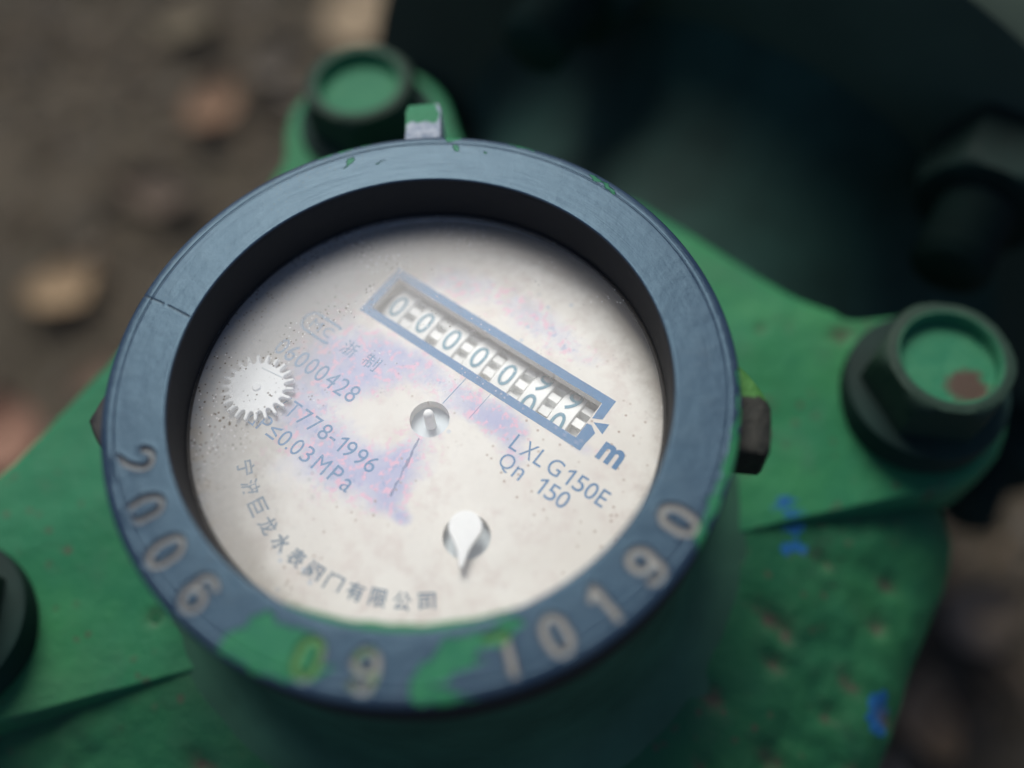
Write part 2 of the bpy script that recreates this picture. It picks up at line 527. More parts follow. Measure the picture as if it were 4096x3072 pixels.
def body_cover():
    seg, v, f = 420, [], []
    prof = [(t, 0) for t in np.linspace(40, 66, 20)] + [(t, 1) for t in np.linspace(66.5, 100, 46)] + [(t, 2) for t in np.linspace(0.05, 1, 18)]
    npf = len(prof)
    blue, rust = [], []
    pits = [(60.6, -40.8, 3.2), (63, -45, 2.6), (74.7, -57.4, 3), (43.7, -53.7, 3.2), (58.8, -50.2, 2.5), (56.4, -25.1, 2.4), (81, -66, 2.6),
            (67, -62, 2.6), (85, -48, 2.4), (52, -68, 3), (70, -75, 3), (90, -40, 2.2), (38, -66, 2.5), (77, -33, 2.0), (60, -84, 3), (46, -78, 2.4),
            (-62, -40, 3), (-70, -52, 2.6), (-55, -60, 3)]
    blues = [(70.9, -19.5, 2.0), (72.4, -24, 2.4), (69.2, -28.8, 1.8), (72, -29, 1.8), (80.3, -62.6, 2.6), (78.6, -66.2, 2.6)]
    for i in range(seg):
        a = 2 * math.pi * i / seg
        d = math.degrees(a)
        d = d if d <= 150 else d - 360
        w = float(sstep(np.array([-d]), -8, 14)[0] * (1 - sstep(np.array([-d]), 182, 198)[0]))
        Ro = 80 + 27.5 * w + 8.5 * w * math.exp(-((d + 17) / 10) ** 2) + 15 * w * math.exp(-((d + 170) / 13) ** 2)
        for t, k in prof:
            if k == 0:
                r, z = t, -51.4
            elif k == 1:
                u = (t - 66) / 34
                r = 66 + (Ro - 66) * u
                z = -51.4 - (11.5 * (0.35 * u * u + 0.65 * u)) * (0.3 + 0.7 * w) - 3.5 * max(0, (u - 0.86) / 0.14) ** 2
            else:
                r = Ro - 10 * t * t
                z = -51.4 - 11.5 * (0.3 + 0.7 * w) - 3.5 - 60 * t
            x, y = r * math.cos(a), r * math.sin(a)
            amp = float(sstep(np.array([r]), 70, 86)[0])
            z += amp * (1.2 * noise.noise((x / 9, y / 9, 2)) + 0.9 * noise.noise((x / 4.2, y / 4.2, 7)) + 0.5 * noise.noise((x / 20, y / 20, 11)))
            ru = 0.0
            for px, py, pr in pits:
                dx, dy = x - px, y - py
                if abs(dx) < 9 and abs(dy) < 9:
                    q = math.hypot(dx * 0.8 + dy * 0.6, (dy * 0.8 - dx * 0.6) * 0.6) / pr
                    z -= 1.6 * math.exp(-q * q * 1.4)
                    z += 0.7 * math.exp(-((math.hypot(dx, dy + pr * 1.3)) / (pr * 0.8)) ** 2)
                    ru = max(ru, math.exp(-q * q * 3.0))
            bl = 0.0
            for px, py, pr in blues:
                bl = max(bl, 1 - math.hypot(x - px, y - py) / pr * 0.5)
            z -= drop(y)
            v.append((x, y, z))
            blue.append(max(bl, 0))
            rust.append(ru)
    for i in range(seg):
        j = (i + 1) % seg
        for k in range(npf - 1):
            f.append((i * npf + k, j * npf + k, j * npf + k + 1, i * npf + k + 1))
    f = [tuple(reversed(q)) for q in f]
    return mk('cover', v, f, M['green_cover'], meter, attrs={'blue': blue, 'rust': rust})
cover = body_cover()
cover['label'] = 'pitted sloping green casting under the ring'

BOLTS = [(3.1, 109.5), (109.7, -5.2), (-108.0, -1.0)]
def plate_outline():
    """outline of the flat plate: three bolt lugs and a straight sided middle, blended"""
    mid = np.array([(-126, 8), (-92, 38), (-24, 99.5), (6, 100), (38, 84), (67, 66), (99, 20), (60, -14), (-60, -14)])
    th = np.linspace(-math.pi, math.pi, 520, endpoint=False)
    dirs = np.stack([np.cos(th), np.sin(th)], 1)
    def sd(P):
        ds = [-sdf_poly(P, mid) + 2.5]
        for (bx, by), rc in zip(BOLTS, (22.5, 20.5, 21.0)):
            ds.append(seg_dist(P, [(0, 0), (bx, by)]) - rc)
        k = 5.0
        return -k * np.log(sum(np.exp(-d / k) for d in ds))
    lo, hi = np.full(len(th), 20.0), np.full(len(th), 150.0)
    for rr in np.linspace(150, 18, 400):
        m = (hi == 150.0) & (sd(dirs * rr) < 0)
        hi[m] = rr + 0.4
    return dirs * np.where(hi == 150.0, 20, hi)[:, None]
poly = plate_outline()

def plate():
    # fine fan of the lug plate with a soft rounded rim and uneven cast top
    poly_ = np.array(poly)
    seg = poly_
    nn = len(seg)
    cen = np.array([0.0, 0.0])
    rows = []
    for fr in np.linspace(0.30, 0.965, 60):
        rows.append((fr, 0.0))
    v, f = [], []
    off = [(0.975, -0.25), (0.988, -0.9), (0.996, -2.0), (1.0, -3.6), (1.0, -9), (0.995, -16)]
    allr = rows + off
    for fr, dz in allr:
        for q in seg:
            x, y = cen + (q - cen) * fr
            z = -51.0 + dz + 0.55 * noise.noise((x / 14, y / 14, 5)) + 0.25 * noise.noise((x / 5, y / 5, 9)) - drop(y)
            v.append((x, y, z))
    for r in range(len(allr) - 1):
        for i in range(nn):
            j = (i + 1) % nn
            f.append((r * nn + i, (r + 1) * nn + i, (r + 1) * nn + j, r * nn + j))
    v = np.array(v)
    bl = np.zeros(len(v))
    for px, py, pr in [(70.9, -19.5, 2.2), (72.6, -22.5, 1.6), (71.5, -20.5, 1.2)]:
        bl = np.maximum(bl, 1 - np.hypot(v[:, 0] - px, v[:, 1] - py) / pr * 0.5)
    ru = np.zeros(len(v))
    for px, py, pr in [(97.4, 13.5, 2.2), (-66.3, -9.3, 1.6), (80, 20, 1.2)]:
        q = np.hypot(v[:, 0] - px, v[:, 1] - py) / pr
        ru = np.maximum(ru, np.exp(-q * q))
        v[:, 2] -= 1.2 * np.exp(-q * q)
    return mk('lug_plate', v, f, M['green_cast'], meter, attrs={'blue': np.maximum(bl, 0), 'rust': ru})
plate()

def tube_along(axis0, c, prof, seg=72, name='pipe', mat=None):
    """lathe about the pipe axis: prof is (distance along AX, radius)"""
    v, f = [], []
    n = len(prof)
    for i in range(seg):
        a = 2 * math.pi * i / seg
        for d, r in prof:
            v.append(tuple(c + AX * d + r * (math.cos(a) * HX + math.sin(a) * UZ)))
    for i in range(seg):
        j = (i + 1) % seg
        for k in range(n - 1):
            f.append((i * n + k, i * n + k + 1, j * n + k + 1, j * n + k))
    return mk(name, v, f, mat, meter, sharp=40)
CP = np.array([0, 0, -145.0])
prof = [(-150, 80), (-120, 79), (-60, 79), (0, 80), (60, 79), (110, 79), (130, 82), (142, 90), (150, 100)]
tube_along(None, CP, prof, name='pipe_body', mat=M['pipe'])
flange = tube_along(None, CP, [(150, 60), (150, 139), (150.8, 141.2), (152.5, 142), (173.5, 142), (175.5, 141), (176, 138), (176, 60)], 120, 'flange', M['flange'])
flange['label'] = 'large dark round flange in the shade behind the dial'
tube_along(None, CP, [(176.5, 60), (176.5, 139), (178, 142), (200, 142), (202, 139), (202, 60)], 96, 'mating_flange', M['green_shaded'])

def hexv(af, z0, z1, dish=None, seg=72):
    """hex head with a turned chamfer: a lathe whose radius is limited by the six flats; dish = (radius, depth) of a hollow top"""
    v, f = [], []
    prof = [(z0, 99), (z1 - 6.5, 99), (z1 - 3.8, af * 0.555), (z1 - 1.4, af * 0.535), (z1 - 0.4, af * 0.505), (z1, af * 0.47)]
    if dish:
        r, d = dish
        prof += [(z1 - 0.15, r + 0.55), (z1 - 0.7, r + 0.15), (z1 - d + 0.5, r), (z1 - d, r - 0.6), (z1 - d + 0.1, r * 0.6), (z1 - d, r * 0.3), (z1 - d - 0.1, 0.01)]
    else:
        prof += [(z1 - 0.15, af * 0.25), (z1 - 0.2, 0.01)]
    n = len(prof)
    for i in range(seg):
        a = 2 * math.pi * i / seg
        m = (a % (math.pi / 3)) - math.pi / 6
        rh = af / 2 / math.cos(m)
        for z, lim in prof:
            r = min(rh, lim)
            nz = 0.12 * noise.noise((r * math.cos(a) * 0.4, r * math.sin(a) * 0.4, z * 0.4))
            v.append((r * math.cos(a) * (1 + nz * 0.05), r * math.sin(a) * (1 + nz * 0.05), z + nz))
    for i in range(seg):
        j = (i + 1) % seg
        for k in range(n - 1):
            f.append((i * n + k, j * n + k, j * n + k + 1, i * n + k + 1))
    return v, f

bolt_mats = [mat_bolt(60, 60, 1), mat_bolt(-2.0, -6.0, 4.0), mat_bolt(50, 50, 1)]
blab = ['hollow topped green bolt head behind the ring', 'hollow topped green bolt head with a rust brown patch', None]
for k, (bx, by) in enumerate(BOLTS):
    v, f = hexv(26.5, -12, 3.8, (10.2, 3.8))
    b = mk('bolt', v, f, bolt_mats[k], meter, sharp=35, loc=(bx, by, -39.5))
    b.rotation_euler.z = R((10, 38, 20)[k])
    if k == 1:
        b.rotation_euler.x = R(2.5)
    if blab[k]:
        b['label'] = blab[k]
    wv, wf = lathe([(6, -1), (17.2, -1), (18.0, -1.6), (18.2, -2.6), (18.2, -9)], 64)
    w = mk('washer', [(x, y, z) for x, y, z in wv], wf, M['green_shaded'], None, sharp=40, loc=(0, 0, 0), raw=True)
    w.parent = b
    w.location = (0, 0, -8.2 * S)

# nuts and stud ends on the flange
for t in (8, 68, 128, 188):
    a = R(t)
    c = CP + AX * 150 + 118 * (math.cos(a) * HX + math.sin(a) * UZ)
    hv, hf = hexv(30, 0, 20)
    sp = [(0.0, 41), (7.0, 41), (8.0, 40)]
    zz = 40
    while zz > 19:
        sp += [(9.6, zz - 0.8), (8.2, zz - 1.9)]
        zz -= 2.2
    sv, sf = lathe(sp, 28)
    q = Vector(-AX).to_track_quat('Z', 'Y').to_matrix()
    T_ = lambda P: [tuple(np.array(q @ Vector(x)) + c) for x in P]
    nut = mk('nut', T_(hv), hf, M['stud'], meter, sharp=35)
    mk('threaded_stud', T_(sv), sf, M['stud'], nut, sharp=60)

# --- register housing (neck) below the ring
nv, nf = lathe([(72, -57), (66.5, -51.9), (62, -50.2), (58.5, -47.8), (56, -44.5), (54.2, -40), (53, -34), (52.4, -26), (52.0, -14), (52.0, -12.5), (47, -12.5)], 160)
nv = [(x, y, z - drop(y) * float(sstep(np.array([-z]), 30, 48)[0])) for x, y, z in nv]
nv = [(x, y, z + (0.3 * noise.noise((x / 7, y / 7, z / 7)))) for x, y, z in nv]
mk('housing', nv, nf, M['housing'], meter, sharp=50)

# --- the stamped ring
def arc(cx, cy, rx, ry, a0, a1, n=14):
    return [(cx + rx * math.cos(R(a0 + (a1 - a0) * i / n)), cy + ry * math.sin(R(a0 + (a1 - a0) * i / n))) for i in range(n + 1)]
GL = {
    '0': [arc(0, 0.55, 1.42, 2.2, 0, 180) + arc(0, -0.55, 1.42, 2.2, 180, 360) + [(1.42, 0.55)]],
    '2': [arc(0, 1.25, 1.45, 1.6, 165, -25) + [(0.2, -1.1), (-1.3, -2.6)], [(-1.3, -2.7), (1.5, -2.7)]],
    '6': [arc(0, -1.1, 1.45, 1.65, 0, 360, 24), [(1.35, 2.1)] + arc(0.1, 1.3, 1.35, 1.5, 55, 165, 8) + [(-1.42, 0.2), (-1.45, -1.1)]],
    '9': [arc(0, 1.1, 1.45, 1.65, 0, 360, 24), [(-1.35, -2.1)] + arc(-0.1, -1.3, 1.35, 1.5, 235, 345, 8) + [(1.42, -0.2), (1.45, 1.1)]],
    '7': [[(-1.5, 2.75), (0.9, 2.75)], [(0.9, 2.75), (0.75, 0.6), (0.6, -2.8)]],
    '1': [[(-1.1, 1.6), (0.15, 2.75), (0.15, -2.8)]],
}
DIG = [('2', -177.2, 49.4), ('0', -166.7, 49.7), ('0', -156.7, 49.7), ('6', -146.0, 49.8), ('0', -121.8, 49.8), ('9', -111.6, 49.8),
       ('7', -87.4, 49.6), ('0', -77.6, 49.9), ('1', -67.4, 49.8), ('9', -57.2, 49.9), ('0', -46.6, 49.9)]

def build_ring():
    seg = 1560
    top = np.linspace(44.1, 55 - 2.6, 48)
    prof = [(43.3, -10), (43.4, -6), (43.45, -3), (43.5, -1.0), (43.55, -0.5), (43.68, -0.2), (43.88, -0.05)] + [(r, 0.0) for r in top] + \
           [(52.55, -0.02), (52.68, -0.16), (52.82, -0.26), (52.96, -0.16), (53.1, -0.12), (53.4, -0.13), (53.8, -0.16), (54.2, -0.22), (54.55, -0.34),
            (54.8, -0.55), (54.95, -0.9), (55.0, -1.4), (55.0, -5), (54.9, -9.5), (54.7, -12.6), (54.2, -13), (52.1, -13)]
    v, f = lathe(prof, seg)
    v = np.array(v)
    P = v[:, :2].copy()
    rad = np.hypot(P[:, 0], P[:, 1])
    ang = np.degrees(np.arctan2(P[:, 1], P[:, 0]))
    ontop = (rad > 44.0) & (rad < 53.3) & (v[:, 2] > -0.3)
    gro = np.zeros(len(v))
    owner = np.full(len(v), -1)
    for k, (ch, a, r0) in enumerate(DIG):
        aa = R(a)
        c = np.array([math.cos(aa), math.sin(aa)]) * r0
        upv = -np.array([math.cos(aa), math.sin(aa)])
        rt = np.array([-math.sin(aa), math.cos(aa)])
        idx = np.where(ontop & (np.hypot(P[:, 0] - c[0], P[:, 1] - c[1]) < 6.5))[0]
        Q = P[idx] - c
        L = np.stack([Q @ rt / 1.16, Q @ upv / 1.07], 1)
        L = L + 0.05 * np.stack([np.sin(L[:, 1] * 2.1 + k), np.cos(L[:, 0] * 1.7 + k * 2)], 1)
        d = np.full(len(idx), 9.0)
        for st in GL[ch]:
            d = np.minimum(d, seg_dist(L, st))
        hw = 0.44 if k < 4 else 0.50
        dep = 0.6 * (1 - sstep(d, hw * 0.25, hw * 1.7))
        if k < 2:
            dep *= 1 - sstep(rad[idx], 51.2, 52.5)
        if k == 0:
            dep *= 1 - sstep(-L[:, 1] * (L[:, 0] > -0.9), 2.0, 2.5)
        rim = 0.05 * np.exp(-((d - hw * 1.75) / 0.30) ** 2)
        v[idx, 2] += rim - dep
        gro[idx] = np.maximum(gro[idx], np.clip(dep / 0.5, 0, 1) * (0.6 if k < 2 else 0.8 if k < 4 else 1.0))
        near = idx[d < hw * 1.45 + 0.75]
        owner[near] = k
    # hairline crack / seam across the ring on the left
    crk = np.zeros(len(v))
    for pts in ([(145.6, 55.2), (146.1, 51.9), (146.35, 50.2)], [(146.5, 49.2), (147.7, 44.4)]):
        xy = [(r * math.cos(R(a)), r * math.sin(R(a))) for a, r in pts]
        d = seg_dist(P, xy)
        m = d < 0.22
        crk[m] = np.maximum(crk[m], 1 - d[m] / 0.22)
        v[m, 2] -= 0.12 * (1 - d[m] / 0.22)
    # gentle dents and waviness
    # paint left on the ring
    def PP(l):
        return [(r * math.cos(R(a)), r * math.sin(R(a))) for a, r in l]
    patches = [
        PP([(-137.2, 54.0), (-136.9, 52.5), (-135.0, 49.4), (-135.2, 48.3), (-132.9, 46.2), (-133.1, 45.1), (-131.7, 45.3), (-130.7, 46.7), (-126.9, 46.8),
            (-124.9, 45.7), (-122.5, 45.9), (-119.8, 47.1), (-119.2, 49.0), (-119.2, 50.5), (-116.2, 50.2), (-119.5, 52.3), (-122.3, 53.7), (-127.6, 54.4), (-132.7, 54.3)]),
        PP([(-104.0, 51.3), (-102.5, 49.8), (-99.5, 47.3), (-98.1, 45.5), (-94.1, 45.3), (-90.4, 45.4), (-87.0, 45.0), (-83.7, 44.5), (-82.1, 45.7), (-82.2, 46.5),
            (-84.3, 46.8), (-85.8, 48.5), (-88.6, 47.7), (-91.0, 48.1), (-92.7, 49.3), (-90.6, 50.0), (-95.8, 50.5), (-97.2, 51.3), (-100.3, 51.7), (-102.0, 51.6),
            (-97.8, 52.4), (-96.3, 52.9), (-97.2, 53.7), (-92.5, 54.5), (-97.3, 54.8), (-102.0, 54.5), (-103.9, 52.7)]),
        PP([(63, 54.9), (60, 54.9), (57, 53.9), (55, 54.3), (52, 54.6), (57, 55.1)]),
        PP([(40.5, 54.4), (38, 54.0), (34, 53.6), (32, 53.1), (33, 52.6), (36.5, 53.0), (39, 53.4)]),
        PP([(-50, 55.2), (-30, 55.2), (-14, 55.2), (-14, 54.6), (-24, 54.0), (-36, 53.2), (-48, 53.3)]),
        PP([(100, 55.2), (88, 55.3), (88, 54.6), (100, 54.5)]),
        PP([(73, 55), (69, 55), (70, 54.0), (72, 53.0)]),
        PP([(94, 52.2), (92.6, 52.4), (92, 51.2), (94, 50.6), (96, 49.4), (94.6, 50.6)]),
        PP([(87.5, 49.5), (84.5, 49.4), (85, 49.0), (87.5, 49.1)]),
        PP([(70.2, 52.6), (69, 52.6), (69.3, 50.9), (70, 51)]),
        PP([(64, 51.4), (63, 51.4), (63.2, 50.9), (64, 50.9)]),
    ]
    warp = np.stack([0.5 * np.sin(P[:, 1] * 1.3 + 1) + 0.3 * np.sin(P[:, 1] * 3.1), 0.5 * np.sin(P[:, 0] * 1.4) + 0.3 * np.cos(P[:, 0] * 2.9)], 1) * 0.5
    paint = np.zeros(len(v))
    for pl in patches:
        sd = sdf_poly(P + warp, pl)
        paint = np.maximum(paint, np.clip(0.5 + sd / 1.3, 0, 1))
    paint[(v[:, 2] < -1.6)] *= 0.3
    # the digit 9 next to the patch keeps thin paint in its groove
    k9 = (owner == 5) & (gro > 0.4)
    paint[k9] = np.maximum(paint[k9], 0.50)
    k7 = (owner == 6) & (gro > 0.4) & (rad < 47.6)
    gro[k7] *= 0.8
    at = {'paint': paint, 'groove': gro, 'crack': crk}
    f = np.array(f)
    fo = owner[f]
    own = np.where((fo >= 0).all(1) & (fo == fo[:, :1]).all(1), fo[:, 0], -1)
    ring = None
    for k in [-1] + list(range(len(DIG))):
        ff = f[own == k]
        used = np.unique(ff)
        remap = np.full(len(v), -1)
        remap[used] = np.arange(len(used))
        o = mk('stamped_ring' if k < 0 else 'stamped_numeral', v[used], remap[ff].tolist(), M['ring'], meter if k < 0 else ring,
               attrs={n: a[used] for n, a in at.items()})
        if k < 0:
            ring = o
            ring['label'] = 'dark blue grey ring stamped 2006 09 70190 with green paint remains'
        else:
            o['label'] = 'stamped numeral ' + DIG[k][0]
    return ring
ring = build_ring()

# paint dried in the inner corner of the ring's near side
dv, df_ = [], []
nd = 60
for i in range(nd + 1):
    t = i / nd
    a = R(-131 + 49 * t)
    w = 1.5 * math.sin(math.pi * t) ** 0.6 * (0.85 + 0.3 * noise.noise((t * 9, 1, 1)))
    for r, z in ((43.75, 0.02), (43.6, -0.05), (43.55 - 0.45 * w, -0.25), (43.55 - 0.85 * w, -0.7), (43.55 - w, -1.3), (43.5, -2.2)):
        dv.append((r * math.cos(a), r * math.sin(a), z))
for i in range(nd):
    for k in range(5):
        df_.append((i * 6 + k, i * 6 + k + 1, (i + 1) * 6 + k + 1, (i + 1) * 6 + k))
mk('paint_run', dv, df_, M['green'], ring)

# lugs of the ring: one pale and chipped at the back, two dark at the sides
def tabmesh(a0, a1, r0, r1, z0, z1, n=14, taper=0.25, taper2=None, paintf=None, mat=None, label=None, skew=0.0):
    nr, nz = 8, 8
    bm = bmesh.new()
    grid = {}
    P = []
    def put(a, r, z):
        P.append((r * math.cos(R(a)), r * math.sin(R(a)), z))
        return len(P) - 1
    outline = []
    for i in range(n + 1):
        t = i / n
        a = a0 + (a1 - a0) * t
        e = min(t / taper, (1 - t) / (taper2 or taper))
        rr = r0 + (r1 - r0) * (min(1, e) ** 0.55 if taper > 0 else 1) + skew * (t - 0.5)
        outline.append((a, rr))
    rows = []
    for fr, dz in [(0.0, 0), (0.35, 0), (0.7, -0.05), (0.9, -0.25), (1.0, -0.9), (1.0, -0.55 * (z1 - z0)), (1.0, -(z1 - z0))]:
        rows.append([put(a, r0 + (rr - r0) * fr, z1 + dz + 0.18 * noise.noise((a * 0.6, rr * fr, 3)) * (fr > 0)) for a, rr in outline])
    F = []
    for q in range(len(rows) - 1):
        for i in range(n):
            F.append((rows[q][i], rows[q + 1][i], rows[q + 1][i + 1], rows[q][i + 1]))
    for end in (0, n):
        F.append(tuple(rows[q][end] for q in range(len(rows))))
    P = np.array(P)
    at = {'paint': paintf(P) if paintf else np.zeros(len(P))}
    o = mk('ring_lug', P, F, mat, ring, sharp=40, attrs=at)
    if label:
        o['label'] = label
    return o
tabmesh(81.2, 73.6, 54.0, 66.0, -13, -2.0, 14, 0.09, None, lambda P: np.clip((np.hypot(P[:, 0], P[:, 1]) - 59.6) / 1.6, 0, 1) * (P[:, 0] < 16.6), M['tab'], 'chipped grey lug with green paint on top')
tabmesh(-9.0, -28.0, 53.8, 60.8, -14, -5.0, 24, 0.5, 0.05, lambda P: np.clip((np.degrees(np.arctan2(P[:, 1], P[:, 0])) + 19) / 4, 0, 1), M['tab_dark'], 'dark lug at the right of the ring')
tabmesh(178.0, 161.0, 53.8, 59.4, -14, -5.0, 18, 0.5, None, None, M['black'], 'dark lug at the left of the ring')

# --- register: glass, dial, drums
gv_, gf_ = lathe([(0.01, -10), (20, -10), (43.3, -10), (43.3, -11.6), (20, -11.6), (0.01, -11.6)], 128)
glass = mk('glass', gv_, gf_, M['glass'], meter, sharp=30)
glass.data.materials.append(M['glass_clear'])
for p_ in glass.data.polygons:
    if not all(glass.data.vertices[i].co.z > (ZUP - 10.01) * S for i in p_.vertices):
        p_.material_index = 1
wv, wf = lathe([(43.25, -10.0), (42.75, -9.8), (42.7, -10.6)], 160)
mk('gasket', wv, wf, M['black'], glass)
wv, wf = lathe([(46.2, -11.7), (46.2, -17.5), (46.2, -40), (0.1, -41)], 128)
mk('register_case', wv, wf, M['inner'], meter, sharp=40)
wv, wf = lathe([(43.3, -11.7), (46.2, -11.7), (47.3, -12.4)], 128)
mk('glass_seat', wv, wf, M['black'], meter)

TA = R(-51.05)
TU = np.array([math.cos(TA), math.sin(TA)])
TV = np.array([-math.sin(TA), math.cos(TA)])
def uv(u, v):
    return TU * u + TV * v
DZ = -16.0
WIN = [(-25.0, 12.55), (24.25, 12.55), (24.25, 21.35), (-25.0, 21.35)]
HOLE = circ(0.0, 0.0, 3.75, 40)
PHOLE = circ(19.6, -14.1, 4.25, 40)

def build_dial():
    rnd = random.Random(3)
    RD = 46.1
    pts, edges, faces_in = [], [], []
    def loop(poly):
        s = len(pts)
        for q in poly:
            pts.append(Vector(q))
        for i in range(len(poly)):
            edges.append((s + i, s + (i + 1) % len(poly)))
    loop(circ(0, 0, RD, 180))
    wpoly = []
    for i in range(4):
        a, b = np.array(WIN[i]), np.array(WIN[(i + 1) % 4])
        m = int(np.hypot(*(b - a)) / 1.0)
        for k in range(m):
            q = a + (b - a) * k / m
            # slightly ragged cut edge
            n_ = 0.07 * noise.noise((q[0] * 1.3, q[1] * 1.3, 2))
            wpoly.append((q[0] + n_, q[1] + n_))
    loop(wpoly); loop(HOLE); loop(PHOLE)
    nb = len(pts)
    st = 0.9
    g = []
    for i in range(-52, 53):
        for j in range(-52, 53):
            u, v = i * st + (0.45 if j % 2 else 0), j * st
            if math.hypot(u, v) < RD - 0.6:
                g.append((u, v))
    G = np.array(g)
    keep = (seg_dist(G, wpoly, True) > 0.4) & (seg_dist(G, HOLE, True) > 0.35) & (seg_dist(G, PHOLE, True) > 0.35)
    keep &= ~inside(G, wpoly) & ~inside(G, HOLE) & ~inside(G, PHOLE)
    for q in G[keep]:
        pts.append(Vector(q))
    ov, oe, of, _, _, _ = delaunay_2d_cdt(pts, edges, [], 0, 1e-6)
    V = np.array([(q.x, q.y) for q in ov])
    cen = np.array([V[list(q)].mean(0) for q in of])
    bad = inside(cen, wpoly) | inside(cen, HOLE) | inside(cen, PHOLE)
    F = [tuple(q) if True else q for q, b in zip(of, bad) if not b]
    n0 = len(V)
    XY = np.outer(V[:, 0], TU) + np.outer(V[:, 1], TV)
    verts = [(x, y, DZ) for x, y in XY]
    F2 = []
    for q in F:
        a, b, c = (np.array(XY[i]) for i in q[:3])
        F2.append(q if (b - a)[0] * (c - a)[1] - (b - a)[1] * (c - a)[0] > 0 else tuple(reversed(q)))
    # cut walls of the three openings
    U2 = [tuple(q) for q in V]
    for lp, dep in ((wpoly, 2.2), (HOLE, 2.6), (PHOLE, 2.2)):
        s = len(verts)
        m = len(lp)
        for q in lp:
            x, y = uv(*q)
            verts.append((x, y, DZ)); verts.append((x, y, DZ - dep))
            U2 += [q, q]
        for i in range(m):
            j = (i + 1) % m
            F2.append((s + 2 * i, s + 2 * i + 1, s + 2 * j + 1, s + 2 * j))
    U2 = np.array(U2)
    # stains: (centre u, v, half length, half width, strength, tilt)
    spots = [(-22, -14, 9, 5, .75), (-10, -16, 8, 5, .95), (-3, -15, 5, 4, 1.0), (1, -10, 3, 6, .9), (3.5, -16, 3, 3, .8), (5, 7, 4, 2.6, .75), (10, 7.5, 4, 3, 1.0), (14.5, 6, 3, 3, .6),
             (-28, 0, 8, 6, .85), (-18, -2, 6, 5, .8), (-16, 5, 8, 5, .75), (-26, -8, 5, 4, .6), (18, 3, 4, 4, .5), (-6, 8, 9, 3, .65), (0.5, -1, 4, 4, .5), (-31, 12, 5, 8, .65),
             (-18, 26, 12, 5, .55), (0, 30, 14, 4, .6), (12, 27, 8, 3, .5), (8, -18, 2, 1.5, .8), (27, 12, 3, 2, .5), (-20, -24, 5, 3, .35), (6, -9, 4, 6, .38), (-8, -24, 9, 4, .3)]
    stn = np.zeros(len(U2))
    for a, b, hl, hw_, s_ in spots:
        q = ((U2[:, 0] - a) / (hl * 1.25)) ** 2 + ((U2[:, 1] - b) / (hw_ * 1.3)) ** 2
        stn = 1 - (1 - stn) * (1 - min(1, s_ * 1.1) * np.exp(-q * 1.1))
    rr = np.hypot(U2[:, 0], U2[:, 1])
    an = np.degrees(np.arctan2(U2[:, 1], U2[:, 0]))   # in the dial's own frame; left of the picture is about 215
    side = np.cos(np.radians(an - 185))
    grime = sstep(rr, 36.0, 44.5) * (0.95 + 0.3 * side) + 0.35 * sstep(U2[:, 1], 20, 36) + 0.85 * sstep(rr, 20, 38) * np.clip(side * 1.2 - 0.1, 0, 1)
    grime = grime + 0.30 * sstep(-U2[:, 0] * 0.75 - U2[:, 1] * 0.15, -12, 24)
    return mk('dial_face', verts, F2, M['dial'], meter, smooth=False, attrs={'stain': stn, 'grime': grime})
dial = build_dial()
dial['label'] = 'off white dial face with faded blue print and lilac stains'

# text
def glyphs(s, bold=0.0):
    cu = bpy.data.curves.new('tmp', 'FONT')
    cu.body = s
    cu.size = 1.0
    cu.resolution_u = 5
    cu.offset = bold
    ob = bpy.data.objects.new('tmp', cu)
    COL.objects.link(ob)
    dg = bpy.context.evaluated_depsgraph_get()
    me = ob.evaluated_get(dg).to_mesh()
    v = np.array([x.co[:2] for x in me.vertices]) if len(me.vertices) else np.zeros((0, 2))
    f = [tuple(p.vertices) for p in me.polygons]
    ob.evaluated_get(dg).to_mesh_clear()
    bpy.data.objects.remove(ob)
    bpy.data.curves.remove(cu)
    return v, f
GC = {}
GC[('1', 0.0)] = (np.array([(0.29, 0), (0.42, 0), (0.42, 1), (0.33, 1), (0.03, 0.80), (0.03, 0.66), (0.29, 0.81)]), [(0, 1, 2, 6), (2, 3, 4, 5, 6)])
def glyph(ch, bold=0.0):
    if (ch, bold) not in GC:
        GC[(ch, bold)] = glyphs(ch, bold)
    return GC[(ch, bold)]

PRINT_Z = DZ + 0.03
def print_chars(items, mat, name='printed_text', label=None, bold=0.0, z=PRINT_Z):
    """items: (char, u, v, height, width or None, angle deg) with u,v the middle of the character"""
    V, F = [], []
    for ch, u, v, h, w, ang in items:
        g, f = glyph(ch, bold)
        if len(g) == 0:
            continue
        lo, hi = g.min(0), g.max(0)
        c = (lo + hi) / 2
        sy = h / (hi[1] - lo[1])
        sx = w / (hi[0] - lo[0]) if w else sy
        q = (g - c) * (sx, sy)
        ca, sa = math.cos(R(ang)), math.sin(R(ang))
        q = np.stack([q[:, 0] * ca - q[:, 1] * sa, q[:, 0] * sa + q[:, 1] * ca], 1) + (u, v)
        xy = np.outer(q[:, 0], TU) + np.outer(q[:, 1], TV)
        s = len(V)
        V += [(x, y, z) for x, y in xy]
        F += [tuple(i + s for i in fc) for fc in f]
    o = mk(name, V, F, mat, dial, smooth=False)
    if label:
        o['label'] = label
    return o

def rect_strip(polys, mat, name, label=None, z=PRINT_Z):
    V, F = [], []
    for pl in polys:
        s = len(V)
        for q in pl:
            x, y = uv(*q)
            V.append((x, y, z))
        F.append(tuple(range(s, s + len(pl))))
    o = mk(name, V, F, mat, dial, smooth=False)
    if label:
        o['label'] = label
    return o

